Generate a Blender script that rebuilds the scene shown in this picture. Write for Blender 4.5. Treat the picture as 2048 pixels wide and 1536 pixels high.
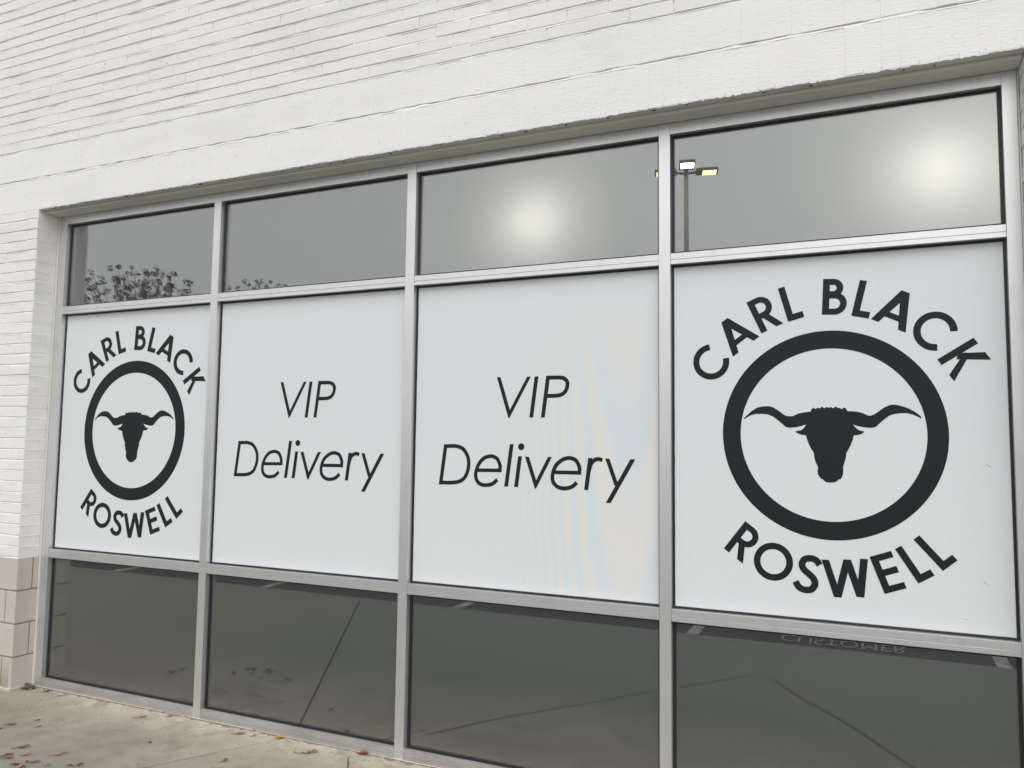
import bpy, bmesh, math, random
from mathutils import Vector, Matrix, Euler
random.seed(11)
for o in list(bpy.data.objects): bpy.data.objects.remove(o)
S = bpy.context.scene
C = S.collection
R = math.radians

# ------------------------------------------------------------------ camera
cam_d = bpy.data.cameras.new('camera'); cam = bpy.data.objects.new('camera', cam_d); C.objects.link(cam)
right = Vector((0.91347, 0.40670, 0.01285)); down = Vector((-0.01987, 0.07613, -0.99690)); fwd = Vector((-0.40642, 0.91038, 0.07762))
m = Matrix((right, -down, -fwd)).transposed().to_4x4()
m.translation = Vector((4.83335, -3.45630, 1.55797))
cam.matrix_world = m
cam_d.sensor_fit = 'HORIZONTAL'; cam_d.sensor_width = 36.0
cam_d.lens = 36.0 * 1575 / 2048
cam_d.clip_start = 0.05; cam_d.clip_end = 2000
S.camera = cam

# ------------------------------------------------------------------ world, sun, exposure
SUN_EL, SUN_AZ = 52, 158          # overcast day: soft high light from in front of the wall
w = bpy.data.worlds.new('World'); S.world = w; w.use_nodes = True
nt = w.node_tree; nt.nodes.clear()
out = nt.nodes.new('ShaderNodeOutputWorld'); bg = nt.nodes.new('ShaderNodeBackground')
sky = nt.nodes.new('ShaderNodeTexSky'); sky.sky_type = 'NISHITA'; sky.sun_disc = False
sky.sun_elevation = R(SUN_EL); sky.sun_rotation = R(SUN_AZ); sky.dust_density = 6; sky.air_density = 1.0; sky.ozone_density = 0.6
hs = nt.nodes.new('ShaderNodeHueSaturation'); hs.inputs['Saturation'].default_value = 0.03
nt.links.new(sky.outputs[0], hs.inputs['Color'])
mx = nt.nodes.new('ShaderNodeMix'); mx.data_type = 'RGBA'; mx.inputs[0].default_value = 0.68
nt.links.new(hs.outputs[0], mx.inputs[6]); mx.inputs[7].default_value = (7.1, 7.15, 7.25, 1)   # cloud layer
nt.links.new(mx.outputs[2], bg.inputs['Color']); bg.inputs['Strength'].default_value = 0.13
nt.links.new(bg.outputs[0], out.inputs['Surface'])
sl = bpy.data.lights.new('sun', 'SUN'); sl.energy = 0.62; sl.angle = R(50); sl.color = (1, 0.97, 0.93)
so = bpy.data.objects.new('sun', sl); C.objects.link(so)
az = R(SUN_AZ)
sd = Vector((math.sin(az) * math.cos(R(SUN_EL)), math.cos(az) * math.cos(R(SUN_EL)), math.sin(R(SUN_EL))))
so.rotation_euler = sd.to_track_quat('Z', 'Y').to_euler()
S.view_settings.view_transform = 'Standard'; S.view_settings.look = 'None'
S.view_settings.exposure = 0.37; S.view_settings.gamma = 1; S.view_settings.use_curve_mapping = False

# ------------------------------------------------------------------ measured layout (metres)
D = 0.143                       # face of the brickwork stands this far in front of the frames
XL, XR = -0.0185, 5.405         # brick opening
JLo, JLi, M1l, M1r, M2l, M2r, M3l, M3r, JRi, JRo = 0, .0611, 1.3425, 1.3956, 2.6754, 2.7285, 4.0069, 4.0583, 5.3478, 5.3975
HT, HB, T1t, T1b, T2t, T2b, St = 3.0249, 2.9739, 2.4243, 2.3751, .8597, .8078, .0515
BAYS = [(JLi, M1l), (M1r, M2l), (M2r, M3l), (M3r, JRi)]
CZ = .0677; BL = .1995          # brick module
Z0 = .8124                      # top of the block base
ZL = Z0 + 33 * CZ               # underside of the lintel bricks
GY = .036                       # face of the glass

# ------------------------------------------------------------------ materials
def mat(name):
    m = bpy.data.materials.new(name); m.use_nodes = True
    return m, m.node_tree, m.node_tree.nodes['Principled BSDF']
def N(nt, t, **k):
    n = nt.nodes.new(t)
    for a, b in k.items():
        if a in n.inputs: n.inputs[a].default_value = b
        else: setattr(n, a, b)
    return n
def coords(nt, scale=(1, 1, 1), rot=(0, 0, 0)):
    g = N(nt, 'ShaderNodeNewGeometry'); mp = N(nt, 'ShaderNodeMapping')
    mp.inputs['Scale'].default_value = scale; mp.inputs['Rotation'].default_value = rot
    nt.links.new(g.outputs['Position'], mp.inputs['Vector']); return mp.outputs[0]
def noise(nt, vec, scale, detail=3, rough=.5):
    n = N(nt, 'ShaderNodeTexNoise'); n.inputs['Scale'].default_value = scale; n.inputs['Detail'].default_value = detail
    n.inputs['Roughness'].default_value = rough; nt.links.new(vec, n.inputs['Vector']); return n.outputs['Fac']
def ramp(nt, fac, stops):
    r = N(nt, 'ShaderNodeValToRGB'); e = r.color_ramp.elements
    while len(e) < len(stops): e.new(.5)
    for i, (p, c) in enumerate(stops):
        e[i].position = p; e[i].color = (c, c, c, 1) if not isinstance(c, tuple) else (*c, 1)
    nt.links.new(fac, r.inputs[0]); return r.outputs[0]
def mixc(nt, fac, a, b, mode='MIX'):
    x = N(nt, 'ShaderNodeMix'); x.data_type = 'RGBA'; x.blend_type = mode
    for s, v in ((0, fac), (6, a), (7, b)):
        if isinstance(v, (int, float)): x.inputs[s].default_value = v
        elif isinstance(v, tuple): x.inputs[s].default_value = (*v, 1)
        else: nt.links.new(v, x.inputs[s])
    return x.outputs[2]
def math2(nt, op, a, b=0.0, c=0.0):
    x = N(nt, 'ShaderNodeMath'); x.operation = op
    for i, v in enumerate((a, b, c)):
        if isinstance(v, (int, float)): x.inputs[i].default_value = v
        else: nt.links.new(v, x.inputs[i])
    return x.outputs[0]
def bump(nt, p, h, dist, strength=1.0, prev=None):
    b = N(nt, 'ShaderNodeBump'); b.inputs['Distance'].default_value = dist; b.inputs['Strength'].default_value = strength
    nt.links.new(h, b.inputs['Height'])
    if prev: nt.links.new(prev, b.inputs['Normal'])
    nt.links.new(b.outputs[0], p.inputs['Normal']); return b.outputs[0]

def painted(name, col, soldier=False, gritty=1.0):
    m, nt, p = mat(name)
    v = coords(nt); v2 = coords(nt, (1, 1, 7)); v3 = coords(nt, (.28, 1, 1))
    base = mixc(nt, noise(nt, v, 1.7, 4), tuple(c * .965 for c in col), tuple(min(.86, c * 1.02) for c in col))
    if not soldier:                                  # each brick took the paint a little differently
        tb = N(nt, 'ShaderNodeTexBrick'); tb.inputs['Scale'].default_value = 1; tb.inputs['Mortar Size'].default_value = 0; tb.inputs['Brick Width'].default_value = .1995; tb.inputs['Row Height'].default_value = .0677
        tb.offset = .5; tb.inputs['Color1'].default_value = (1, 1, 1, 1); tb.inputs['Color2'].default_value = (.955, .955, .96, 1); tb.inputs['Bias'].default_value = -.25
        gg = N(nt, 'ShaderNodeNewGeometry'); sp_ = N(nt, 'ShaderNodeSeparateXYZ'); cb_ = N(nt, 'ShaderNodeCombineXYZ'); nt.links.new(gg.outputs['Position'], sp_.inputs[0])
        nt.links.new(math2(nt, 'ADD', sp_.outputs[0], 20 * .1995 - .1185 + .0997), cb_.inputs[0]); nt.links.new(math2(nt, 'ADD', sp_.outputs[2], -.8124 + .0677), cb_.inputs[1]); nt.links.new(cb_.outputs[0], tb.inputs['Vector'])
        base = mixc(nt, 1.0, base, tb.outputs['Color'], 'MULTIPLY')
    # soft grime
    g = ramp(nt, noise(nt, v3, 5.5, 6, .62), [(.48, 0.0), (.72, .16)])
    base = mixc(nt, g, base, (.47, .47, .46))
    # pinholes and chips
    s = ramp(nt, noise(nt, v, 95, 2, .5), [(.715, 0.0), (.75, .8)])
    base = mixc(nt, math2(nt, 'MULTIPLY', s, ramp(nt, noise(nt, v, 3.1, 2), [(.45, 0.0), (.6, 1.0)])), base, (.25, .24, .23))
    if soldier:                                     # short horizontal wire-cut scars
        sc = ramp(nt, noise(nt, coords(nt, (1, 1, 9)), 24, 2, .5), [(.70, 0.0), (.73, .55)])
        sc = math2(nt, 'MULTIPLY', sc, ramp(nt, noise(nt, v, 9, 2), [(.42, 0.0), (.58, 1.0)]))
        base = mixc(nt, sc, base, (.30, .29, .28))
    nt.links.new(base, p.inputs['Base Color']); p.inputs['Roughness'].default_value = .62
    p.inputs['Specular IOR Level'].default_value = .35
    n1 = bump(nt, p, noise(nt, v, 160, 3), .0012, .55 * gritty)
    bump(nt, p, noise(nt, v2, 26, 4), .004, .35, n1)
    return m
M = {}
M['brick'] = painted('white_painted_brick', (.835, .822, .812))
M['soldier'] = painted('white_painted_lintel_brick', (.84, .832, .822), True)
M['mortar'] = painted('white_painted_mortar', (.84, .83, .82))

def simple(name, col, rough=.6, metal=0, spec=.5, var=.12, vs=8, bmp=0, bs=60):
    m, nt, p = mat(name); v = coords(nt)
    c = mixc(nt, noise(nt, v, vs, 5, .6), tuple(x * (1 - var) for x in col), tuple(min(1, x * (1 + var)) for x in col))
    nt.links.new(c, p.inputs['Base Color']); p.inputs['Roughness'].default_value = rough; p.inputs['Metallic'].default_value = metal
    p.inputs['Specular IOR Level'].default_value = spec
    if bmp: bump(nt, p, noise(nt, v, bs, 3), bmp)
    return m
# tan split-face block with a mossy stain near the pavement
m, nt, p = mat('tan_painted_block'); v = coords(nt)
c = mixc(nt, noise(nt, v, 5, 5), (.50, .455, .41), (.57, .525, .48))
sep = N(nt, 'ShaderNodeSeparateXYZ'); g = N(nt, 'ShaderNodeNewGeometry'); nt.links.new(g.outputs['Position'], sep.inputs[0])
low = ramp(nt, math2(nt, 'ADD', sep.outputs[2], math2(nt, 'MULTIPLY', noise(nt, coords(nt, (4, 4, 1)), 4, 4), .22)), [(.13, .75), (.31, 0.0)])
left = ramp(nt, math2(nt, 'MULTIPLY', sep.outputs[0], -6.0), [(.14, 0.0), (.3, 1.0)])
c = mixc(nt, math2(nt, 'MULTIPLY', low, left), c, (.27, .245, .16))
nt.links.new(c, p.inputs['Base Color']); p.inputs['Roughness'].default_value = .75; bump(nt, p, noise(nt, v, 120, 4), .002, .8)
M['block'] = m
M['joint'] = simple('grey_block_mortar', (.30, .265, .23), .9, bmp=.003, bs=90)
M['footing'] = simple('footing_render', (.50, .47, .40), .9, var=.25, vs=22, bmp=.006, bs=40)
M['steel'] = simple('painted_lintel_steel', (.66, .635, .58), .5, var=.1, vs=4)
M['sealant'] = simple('white_sealant', (.66, .65, .61), .6, var=.15, vs=20, bmp=.003, bs=40)
M['weep'] = simple('dark_hole', (.02, .02, .02), .9)
# brushed aluminium frame
m, nt, p = mat('clear_anodised_aluminium'); v = coords(nt)
c = mixc(nt, noise(nt, v, 3, 5), (.70, .70, .70), (.76, .76, .762))
st = ramp(nt, noise(nt, coords(nt, (2, 2, .35)), 9, 6, .7), [(.52, 0.0), (.85, .35)])
c = mixc(nt, st, c, (.45, .43, .41))
nt.links.new(c, p.inputs['Base Color']); p.inputs['Metallic'].default_value = .82; p.inputs['Roughness'].default_value = .38
bump(nt, p, noise(nt, coords(nt, (1, 1, .05)), 300, 2), .0004, .3)
M['alu'] = m
m2 = m.copy(); m2.name = 'dusty_aluminium_sill'
nt = m2.node_tree; p = nt.nodes['Principled BSDF']; p.inputs['Metallic'].default_value = .35; p.inputs['Roughness'].default_value = .55
src = p.inputs['Base Color'].links[0].from_socket
c = mixc(nt, ramp(nt, noise(nt, coords(nt, (1, 1, 3)), 4, 5, .6), [(.3, .7), (.7, 1.0)]), src, (.335, .315, .30))
nt.links.new(c, p.inputs['Base Color']); M['sill'] = m2
M['rubber'] = simple('black_rubber', (.012, .013, .016), .45, spec=.5)
# glass: coated reflective glazing
m = bpy.data.materials.new('coated_glass'); m.use_nodes = True; nt = m.node_tree; nt.nodes.clear()
o_ = N(nt, 'ShaderNodeOutputMaterial'); tr = N(nt, 'ShaderNodeBsdfTransparent'); gl = N(nt, 'ShaderNodeBsdfGlossy'); fr = N(nt, 'ShaderNodeFresnel'); mxs = N(nt, 'ShaderNodeMixShader')
tr.inputs[0].default_value = (.95, .955, .95, 1); gl.inputs['Roughness'].default_value = 0.0; gl.inputs[0].default_value = (.96, .985, .975, 1)
nt.nodes.remove(fr); lw = N(nt, 'ShaderNodeLayerWeight'); lw.inputs[0].default_value = .5     # Schlick: same on both faces of the pane
fac = math2(nt, 'MULTIPLY_ADD', math2(nt, 'POWER', lw.outputs['Facing'], 5.0), .84, .160)
nt.links.new(fac, mxs.inputs[0]); nt.links.new(tr.outputs[0], mxs.inputs[1]); nt.links.new(gl.outputs[0], mxs.inputs[2]); nt.links.new(mxs.outputs[0], o_.inputs[0])
M['glass'] = m
# frosted film on the inner face of the glass
m = bpy.data.materials.new('frosted_privacy_film'); m.use_nodes = True; nt = m.node_tree; nt.nodes.clear()
o_ = N(nt, 'ShaderNodeOutputMaterial'); df = N(nt, 'ShaderNodeBsdfDiffuse'); tl = N(nt, 'ShaderNodeBsdfTranslucent'); ad = N(nt, 'ShaderNodeAddShader')
v = coords(nt)
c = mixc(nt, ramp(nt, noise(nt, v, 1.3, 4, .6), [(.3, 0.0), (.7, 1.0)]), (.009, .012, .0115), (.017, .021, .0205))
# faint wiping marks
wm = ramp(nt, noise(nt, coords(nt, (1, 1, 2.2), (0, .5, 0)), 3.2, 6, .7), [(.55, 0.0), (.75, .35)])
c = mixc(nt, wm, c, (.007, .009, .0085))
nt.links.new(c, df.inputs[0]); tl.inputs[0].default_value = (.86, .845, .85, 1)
nt.links.new(df.outputs[0], ad.inputs[0]); nt.links.new(tl.outputs[0], ad.inputs[1]); nt.links.new(ad.outputs[0], o_.inputs[0])
M['frost'] = m
# printed perforated vinyl
def vinyl(name, moire=False):
    m, nt, p = mat(name)
    g = N(nt, 'ShaderNodeNewGeometry'); v = coords(nt)
    c = mixc(nt, noise(nt, v, 1.2, 3), (.70, .725, .74), (.735, .755, .77))
    wv = N(nt, 'ShaderNodeTexWave'); wv.bands_direction = 'X'; wv.inputs['Scale'].default_value = 26; wv.inputs['Distortion'].default_value = .6; wv.inputs['Detail'].default_value = 1
    nt.links.new(coords(nt, (1, 1, .16)), wv.inputs['Vector'])
    c = mixc(nt, math2(nt, 'MULTIPLY', wv.outputs['Fac'], .10), c, (.60, .61, .60))
    c = mixc(nt, ramp(nt, noise(nt, v, 330, 1), [(.42, 0.0), (.62, .16)]), c, (.50, .51, .52))      # pin-holes of the perforated film
    if moire:                                        # camera moire bands painted into the film colour
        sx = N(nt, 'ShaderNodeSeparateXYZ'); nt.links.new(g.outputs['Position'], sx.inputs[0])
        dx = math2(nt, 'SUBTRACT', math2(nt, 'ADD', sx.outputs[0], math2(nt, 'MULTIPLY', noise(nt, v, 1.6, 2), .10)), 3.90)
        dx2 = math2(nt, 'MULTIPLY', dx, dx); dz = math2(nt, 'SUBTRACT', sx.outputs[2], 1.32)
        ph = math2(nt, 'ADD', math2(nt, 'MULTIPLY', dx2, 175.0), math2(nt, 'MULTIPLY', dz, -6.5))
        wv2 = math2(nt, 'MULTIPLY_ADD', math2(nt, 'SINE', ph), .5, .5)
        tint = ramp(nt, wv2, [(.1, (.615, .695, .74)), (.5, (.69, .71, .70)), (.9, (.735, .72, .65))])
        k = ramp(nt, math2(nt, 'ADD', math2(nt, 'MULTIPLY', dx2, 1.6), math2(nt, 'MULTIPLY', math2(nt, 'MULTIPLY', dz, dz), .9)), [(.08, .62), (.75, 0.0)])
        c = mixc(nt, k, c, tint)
    nt.links.new(c, p.inputs['Base Color']); p.inputs['Roughness'].default_value = .5; p.inputs['Specular IOR Level'].default_value = .3
    bump(nt, p, noise(nt, coords(nt, (1, 1, .6)), 7, 2), .003, .25)
    return m
M['vinyl'] = vinyl('white_perforated_vinyl'); M['vinyl_moire'] = vinyl('white_perforated_vinyl_with_moire', True)
M['ink'] = simple('black_print', (.014, .0155, .0185), .5, spec=.22, var=.1, vs=3)
# pavement
m, nt, p = mat('worn_concrete'); v = coords(nt)
c = mixc(nt, ramp(nt, noise(nt, v, 1.6, 6, .6), [(.3, 0.0), (.7, 1.0)]), (.28, .245, .20), (.37, .328, .267))
c = mixc(nt, ramp(nt, noise(nt, v, 7, 7, .68), [(.46, 0.0), (.72, .85)]), c, (.205, .18, .145))
sx = N(nt, 'ShaderNodeSeparateXYZ'); g = N(nt, 'ShaderNodeNewGeometry'); nt.links.new(g.outputs['Position'], sx.inputs[0])
far_dim = ramp(nt, math2(nt, 'ADD', math2(nt, 'MULTIPLY', sx.outputs[1], -.5), math2(nt, 'MULTIPLY', noise(nt, v, 1.1, 4), .4)), [(.36, 0.0), (.85, 1.0)])
c = mixc(nt, far_dim, c, (.165, .174, .150))           # greyer further from the wall, darkened to dim its reflection in the panes
edge = ramp(nt, math2(nt, 'ADD', math2(nt, 'MULTIPLY', sx.outputs[1], -1.0), math2(nt, 'MULTIPLY', noise(nt, v, 6, 6, .7), .35)), [(.16, 1.0), (.50, 0.0)])
edge = math2(nt, 'MULTIPLY', edge, ramp(nt, noise(nt, v, 7, 6, .75), [(.40, 0.0), (.55, 1.0)]))
c = mixc(nt, edge, c, (.55, .49, .39))              # pale lime bloom along the wall
gn = ramp(nt, math2(nt, 'ADD', math2(nt, 'MULTIPLY', sx.outputs[0], .45), math2(nt, 'MULTIPLY', noise(nt, v, 2.5, 4), .5)), [(.25, .6), (.62, 0.0)])
c = mixc(nt, gn, c, (.20, .19, .135))               # darker greenish tone towards the left end
c = mixc(nt, ramp(nt, noise(nt, v, 140, 2), [(.66, 0.0), (.72, .5)]), c, (.15, .14, .12))
nt.links.new(c, p.inputs['Base Color']); p.inputs['Roughness'].default_value = .8
n1 = bump(nt, p, noise(nt, v, 220, 3), .0015, .7); bump(nt, p, noise(nt, v, 14, 5), .006, .4, n1)
M['concrete'] = m
M['soil'] = simple('dirt_in_joint', (.075, .064, .05), .95, bmp=.004)
M['asphalt'] = simple('asphalt', (.055, .056, .055), .85, var=.25, vs=3, bmp=.004, bs=120)
m, nt, p = mat('worn_white_road_paint'); v = coords(nt)
c = mixc(nt, ramp(nt, noise(nt, v, 12, 6, .75), [(.45, 0.0), (.6, 1.0)]), (.40, .40, .385), (.13, .13, .125))
nt.links.new(c, p.inputs['Base Color']); p.inputs['Roughness'].default_value = .7; M['roadpaint'] = m
M['bark'] = simple('bark', (.16, .13, .10), .85, var=.3, vs=20, bmp=.01, bs=30)
M['foliage'] = simple('hazed_autumn_foliage', (.17, .175, .155), .7, var=.5, vs=6)  # leaf colour paled to stand in for haze over the mirrored trees
M['polemetal'] = simple('hazed_pole_metal', (.28, .31, .29), .5, metal=.2)  # lightened: haze on the mirrored pole is put into the metal colour
M['interior'] = simple('pale_interior', (.74, .74, .74), .9)
def emis(name, col, st):
    m = bpy.data.materials.new(name); m.use_nodes = True; nt = m.node_tree; nt.nodes.clear()
    o_ = N(nt, 'ShaderNodeOutputMaterial'); e = N(nt, 'ShaderNodeEmission'); e.inputs[0].default_value = (*col, 1); e.inputs[1].default_value = st
    nt.links.new(e.outputs[0], o_.inputs[0]); return m
M['bulb'] = emis('lit_lamp', (1, .975, .84), 13.5)
M['led'] = emis('lit_led_panel', (1, .80, .30), 6)
M['led_white'] = emis('lit_led_panel_white', (1, .93, .78), 22)

# ------------------------------------------------------------------ mesh helpers
def link(name, bm, m, parent=None, smooth=False):
    me = bpy.data.meshes.new(name); bm.to_mesh(me); bm.free()
    o = bpy.data.objects.new(name, me); C.objects.link(o)
    if m: me.materials.append(m)
    if smooth:
        for f in me.polygons: f.use_smooth = True
    if parent: o.parent = parent
    return o
def box(bm, x0, x1, y0, y1, z0, z1, ch=0.0):
    if ch <= 0:
        v = [bm.verts.new((x, y, z)) for x in (x0, x1) for y in (y0, y1) for z in (z0, z1)]
        for f in ((0, 1, 3, 2), (4, 6, 7, 5), (0, 4, 5, 1), (2, 3, 7, 6), (0, 2, 6, 4), (1, 5, 7, 3)): bm.faces.new([v[i] for i in f])
        return
    # chamfered box: three loops of the front (-y) face plus plain back
    a = [bm.verts.new(q) for q in ((x0 + ch, y0, z0 + ch), (x1 - ch, y0, z0 + ch), (x1 - ch, y0, z1 - ch), (x0 + ch, y0, z1 - ch))]
    b = [bm.verts.new(q) for q in ((x0, y0 + ch, z0), (x1, y0 + ch, z0), (x1, y0 + ch, z1), (x0, y0 + ch, z1))]
    c = [bm.verts.new(q) for q in ((x0, y1, z0), (x1, y1, z0), (x1, y1, z1), (x0, y1, z1))]
    bm.faces.new(a)
    for i in range(4):
        j = (i + 1) % 4
        bm.faces.new((a[j], a[i], b[i], b[j])); bm.faces.new((b[j], b[i], c[i], c[j]))
    bm.faces.new(c[::-1])
def thing(name, label, cat, loc=(0, 0, 0), group=None, rotz=0):
    o = bpy.data.objects.new(name, None); C.objects.link(o); o.location = loc; o.rotation_euler = (0, 0, rotz)
    o.empty_display_size = .1
    return tag(o, label, cat, group)
def tag(o, label, cat, group=None):
    o['label'] = label; o['category'] = cat
    if group: o['group'] = group
    return o
def recalc(bm): bmesh.ops.recalc_face_normals(bm, faces=bm.faces)
def bevel(o, wd, seg=2):
    md = o.modifiers.new('bevel', 'BEVEL'); md.width = wd; md.segments = seg; md.limit_method = 'ANGLE'

# ------------------------------------------------------------------ building
bld = thing('brick_building', 'white painted brick building wall with tan block base and a wide storefront window', 'building')
X0, X1, ZT = -1.9, 7.6, 5.4
rnd = random.uniform
bm = bmesh.new()                                   # all running-bond bricks above and beside the opening
fill = []
def brick(x0, x1, z0, y0=-D, y1=-D + .09):
    dy = random.gauss(0, .0007); dz = rnd(-.0007, .0007); dx = rnd(-.0012, .0012)
    box(bm, x0 + .0018 + dx, x1 - .0018 + dx, y0 + dy, y1, z0 + .0078 + dz + rnd(-.0012, .001), z0 + CZ - .0014 + dz + rnd(-.0012, .001), .0022)
    fill.append((x1, z0, y0))
row = 0
z = Z0 + 39 * CZ
while z < ZT:                                      # upper field
    off = .1185 if row % 2 == 0 else .1185 + BL * .5
    x = off - BL * 10 - BL
    while x < X1:
        if x + BL > X0: brick(x, x + BL, z)
        x += BL
    z += CZ; row += 1
bm.faces.ensure_lookup_table()
for k in range(33):                                # the two piers beside the opening
    z = Z0 + k * CZ
    for side in (-1, 1):
        e = XL if side < 0 else XR
        if k % 2 == 0:
            xs = [0, .0975] ; depth = .093
        else:
            xs = [0, BL]; depth = .143
        a = xs[1]
        while a < 2.0: a += BL; xs.append(a)
        for i in range(len(xs) - 1):
            a0, a1 = (e - xs[i + 1], e - xs[i]) if side < 0 else (e + xs[i], e + xs[i + 1])
            if a1 < X0 or a0 > X1: continue
            brick(a0, a1, z, -D, (-D + depth) if i == 0 else -D + .09)
        if k % 2 == 0:                             # closer that shows on the reveal
            a0, a1 = (e - .0975, e) if side < 0 else (e, e + .0975)
            box(bm, a0, a1 - .0008, -D + .1, -.002, z + .006, z + CZ - .0012)
bk = link('brick_wall', bm, M['brick'], bld)
# mortar: raked under each course and running out towards the top of the brick below
bm = bmesh.new()
def bed(x0, x1, z, ret=None):
    n = max(1, int((x1 - x0) / .07)); prev = None; full = False
    for i in range(n + 1):
        x = x0 + (x1 - x0) * i / n
        if random.random() < .3: full = random.random() < .22
        dp = rnd(.002, .004) if full else rnd(.0055, .0085); lo = rnd(-.0008, .001)
        v = (bm.verts.new((x, -D + dp, z + .011)), bm.verts.new((x, -D + dp * .62, z + .0035)), bm.verts.new((x, -D + lo, z - .0022)))
        if prev: bm.faces.new((prev[1], v[1], v[0], prev[0])); bm.faces.new((prev[2], v[2], v[1], prev[1]))
        prev = v
z = Z0 + 39 * CZ
while z < ZT: bed(X0, X1, z); z += CZ
bed(X0, X1, Z0 + 39 * CZ - .001)
for k in range(0, 34):
    bed(X0, XL - .001, Z0 + k * CZ); bed(XR + .001, X1, Z0 + k * CZ)
# backing behind the bricks (fills the perpends nearly flush) and reveal side
box(bm, X0, X1, -D + .014, -.02, Z0 + 39 * CZ + .013, ZT)
box(bm, X0, XL - .0022, -D + .014, .25, Z0, ZL)
box(bm, XR + .0022, X1, -D + .014, .25, Z0, ZL)
for (x, z, y) in fill:                             # painted-over perpends between neighbouring bricks
    if abs(x - XL) > .01: box(bm, x - .0045, x + .0045, -D + rnd(.0022, .0050), -D + .02, z + .0095, z + CZ - .0012)
for k in range(0, 34):                             # sloped beds on the reveal
    z = Z0 + k * CZ
    for e, s in ((XL, -1), (XR, 1)):
        v = [bm.verts.new((e + s * d, y, zz)) for d, zz in ((.0045, z + .0075), (.0002, z - .002)) for y in (-D + .003, -.003)]
        f = (v[2], v[3], v[1], v[0]); bm.faces.new(f if s < 0 else f[::-1])
link('mortar', bm, M['mortar'], bk)

def in_front(x): return XL - .001 < x < XR
# two soldier courses
for cz, nm in ((33, 0), (36, 1)):
    bm = bmesh.new(); z0 = Z0 + cz * CZ; sp = BL / 3
    x = 2.2008 - sp * 70
    while x < X1:
        if x + sp > X0:
            lo = rnd(.009, .0135) if cz == 36 else rnd(0, .002)
            jl = random.random()
            dy = random.gauss(0, .0005)
            box(bm, x + .0004, x + sp - .0004, -D + .0006 + dy, -D + .09, z0 + (lo if cz == 36 else -rnd(0, .0016)), z0 + 3 * CZ - .0015 + rnd(-.001, .001), .0011)
        x += sp
    box(bm, X0, X1, -D + .0012, -D + .085, z0 + .014, z0 + 3 * CZ - .003)
    s = link('soldier_course', bm, M['soldier'], bld)
    if cz == 36:
        bm = bmesh.new(); n = 150; prev = None
        for i in range(n + 1):
            x = X0 + (X1 - X0) * i / n; fl = rnd(0, 1) < .25
            v = (bm.verts.new((x, -D + (.003 if fl else rnd(.008, .013)), z0 + .015)), bm.verts.new((x, -D + rnd(-.001, .0006), z0 - .002)))
            if prev: bm.faces.new((prev[1], v[1], v[0], prev[0]))
            prev = v
        link('mortar', bm, M['mortar'], s)
    else:                                          # ragged paint lip and weep holes under the lintel bricks
        bm = bmesh.new(); x = XL; prev = None
        while x < XR:
            h = rnd(.0005, .0050) if random.random() < .75 else rnd(.004, .008)
            v = [bm.verts.new(q) for q in ((x, -D + .0013, z0 + .002), (x, -D + .0016, z0 - h), (x, -D + .004, z0 - h * .8))]
            if prev:
                for q in (0, 1): bm.faces.new((prev[q], prev[q + 1], v[q + 1], v[q]))
            prev = v; x += rnd(.003, .014)
        recalc(bm); link('paint_lip', bm, M['soldier'], s)
        x = XL + .12; j = 0
        while x < XR - .02:
            wd = rnd(.006, .012) * (1.8 if j % 3 == 0 else 1)
            bm = bmesh.new(); q = rnd(.006, .012); n = 9; c0 = (x, -D + .016 + rnd(0, .012))
            v = [bm.verts.new((c0[0] + math.cos(6.283 * i / n) * wd * rnd(.45, .7), c0[1] + math.sin(6.283 * i / n) * q * rnd(.5, .8), z0 - .0052)) for i in range(n)]
            f = bm.faces.new(v); r_ = bmesh.ops.extrude_face_region(bm, geom=[f]); bmesh.ops.translate(bm, verts=[g for g in r_['geom'] if isinstance(g, bmesh.types.BMVert)], vec=(0, 0, .003)); recalc(bm)
            link('weep_hole', bm, M['weep'], s); x += rnd(.06, .36); j += 1
# steel lintel plate above the frame
bm = bmesh.new()
box(bm, XL + .001, XR - .001, -D + .045, .12, HT + .0015, ZL - .004)
lp = link('lintel_plate', bm, M['steel'], bld); bevel(lp, .0015)
bm = bmesh.new(); box(bm, XL + .002, XR - .002, -D + .006, -D + .06, ZL - .004, ZL + .012); link('lintel_packing', bm, M['steel'], bld)
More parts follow.
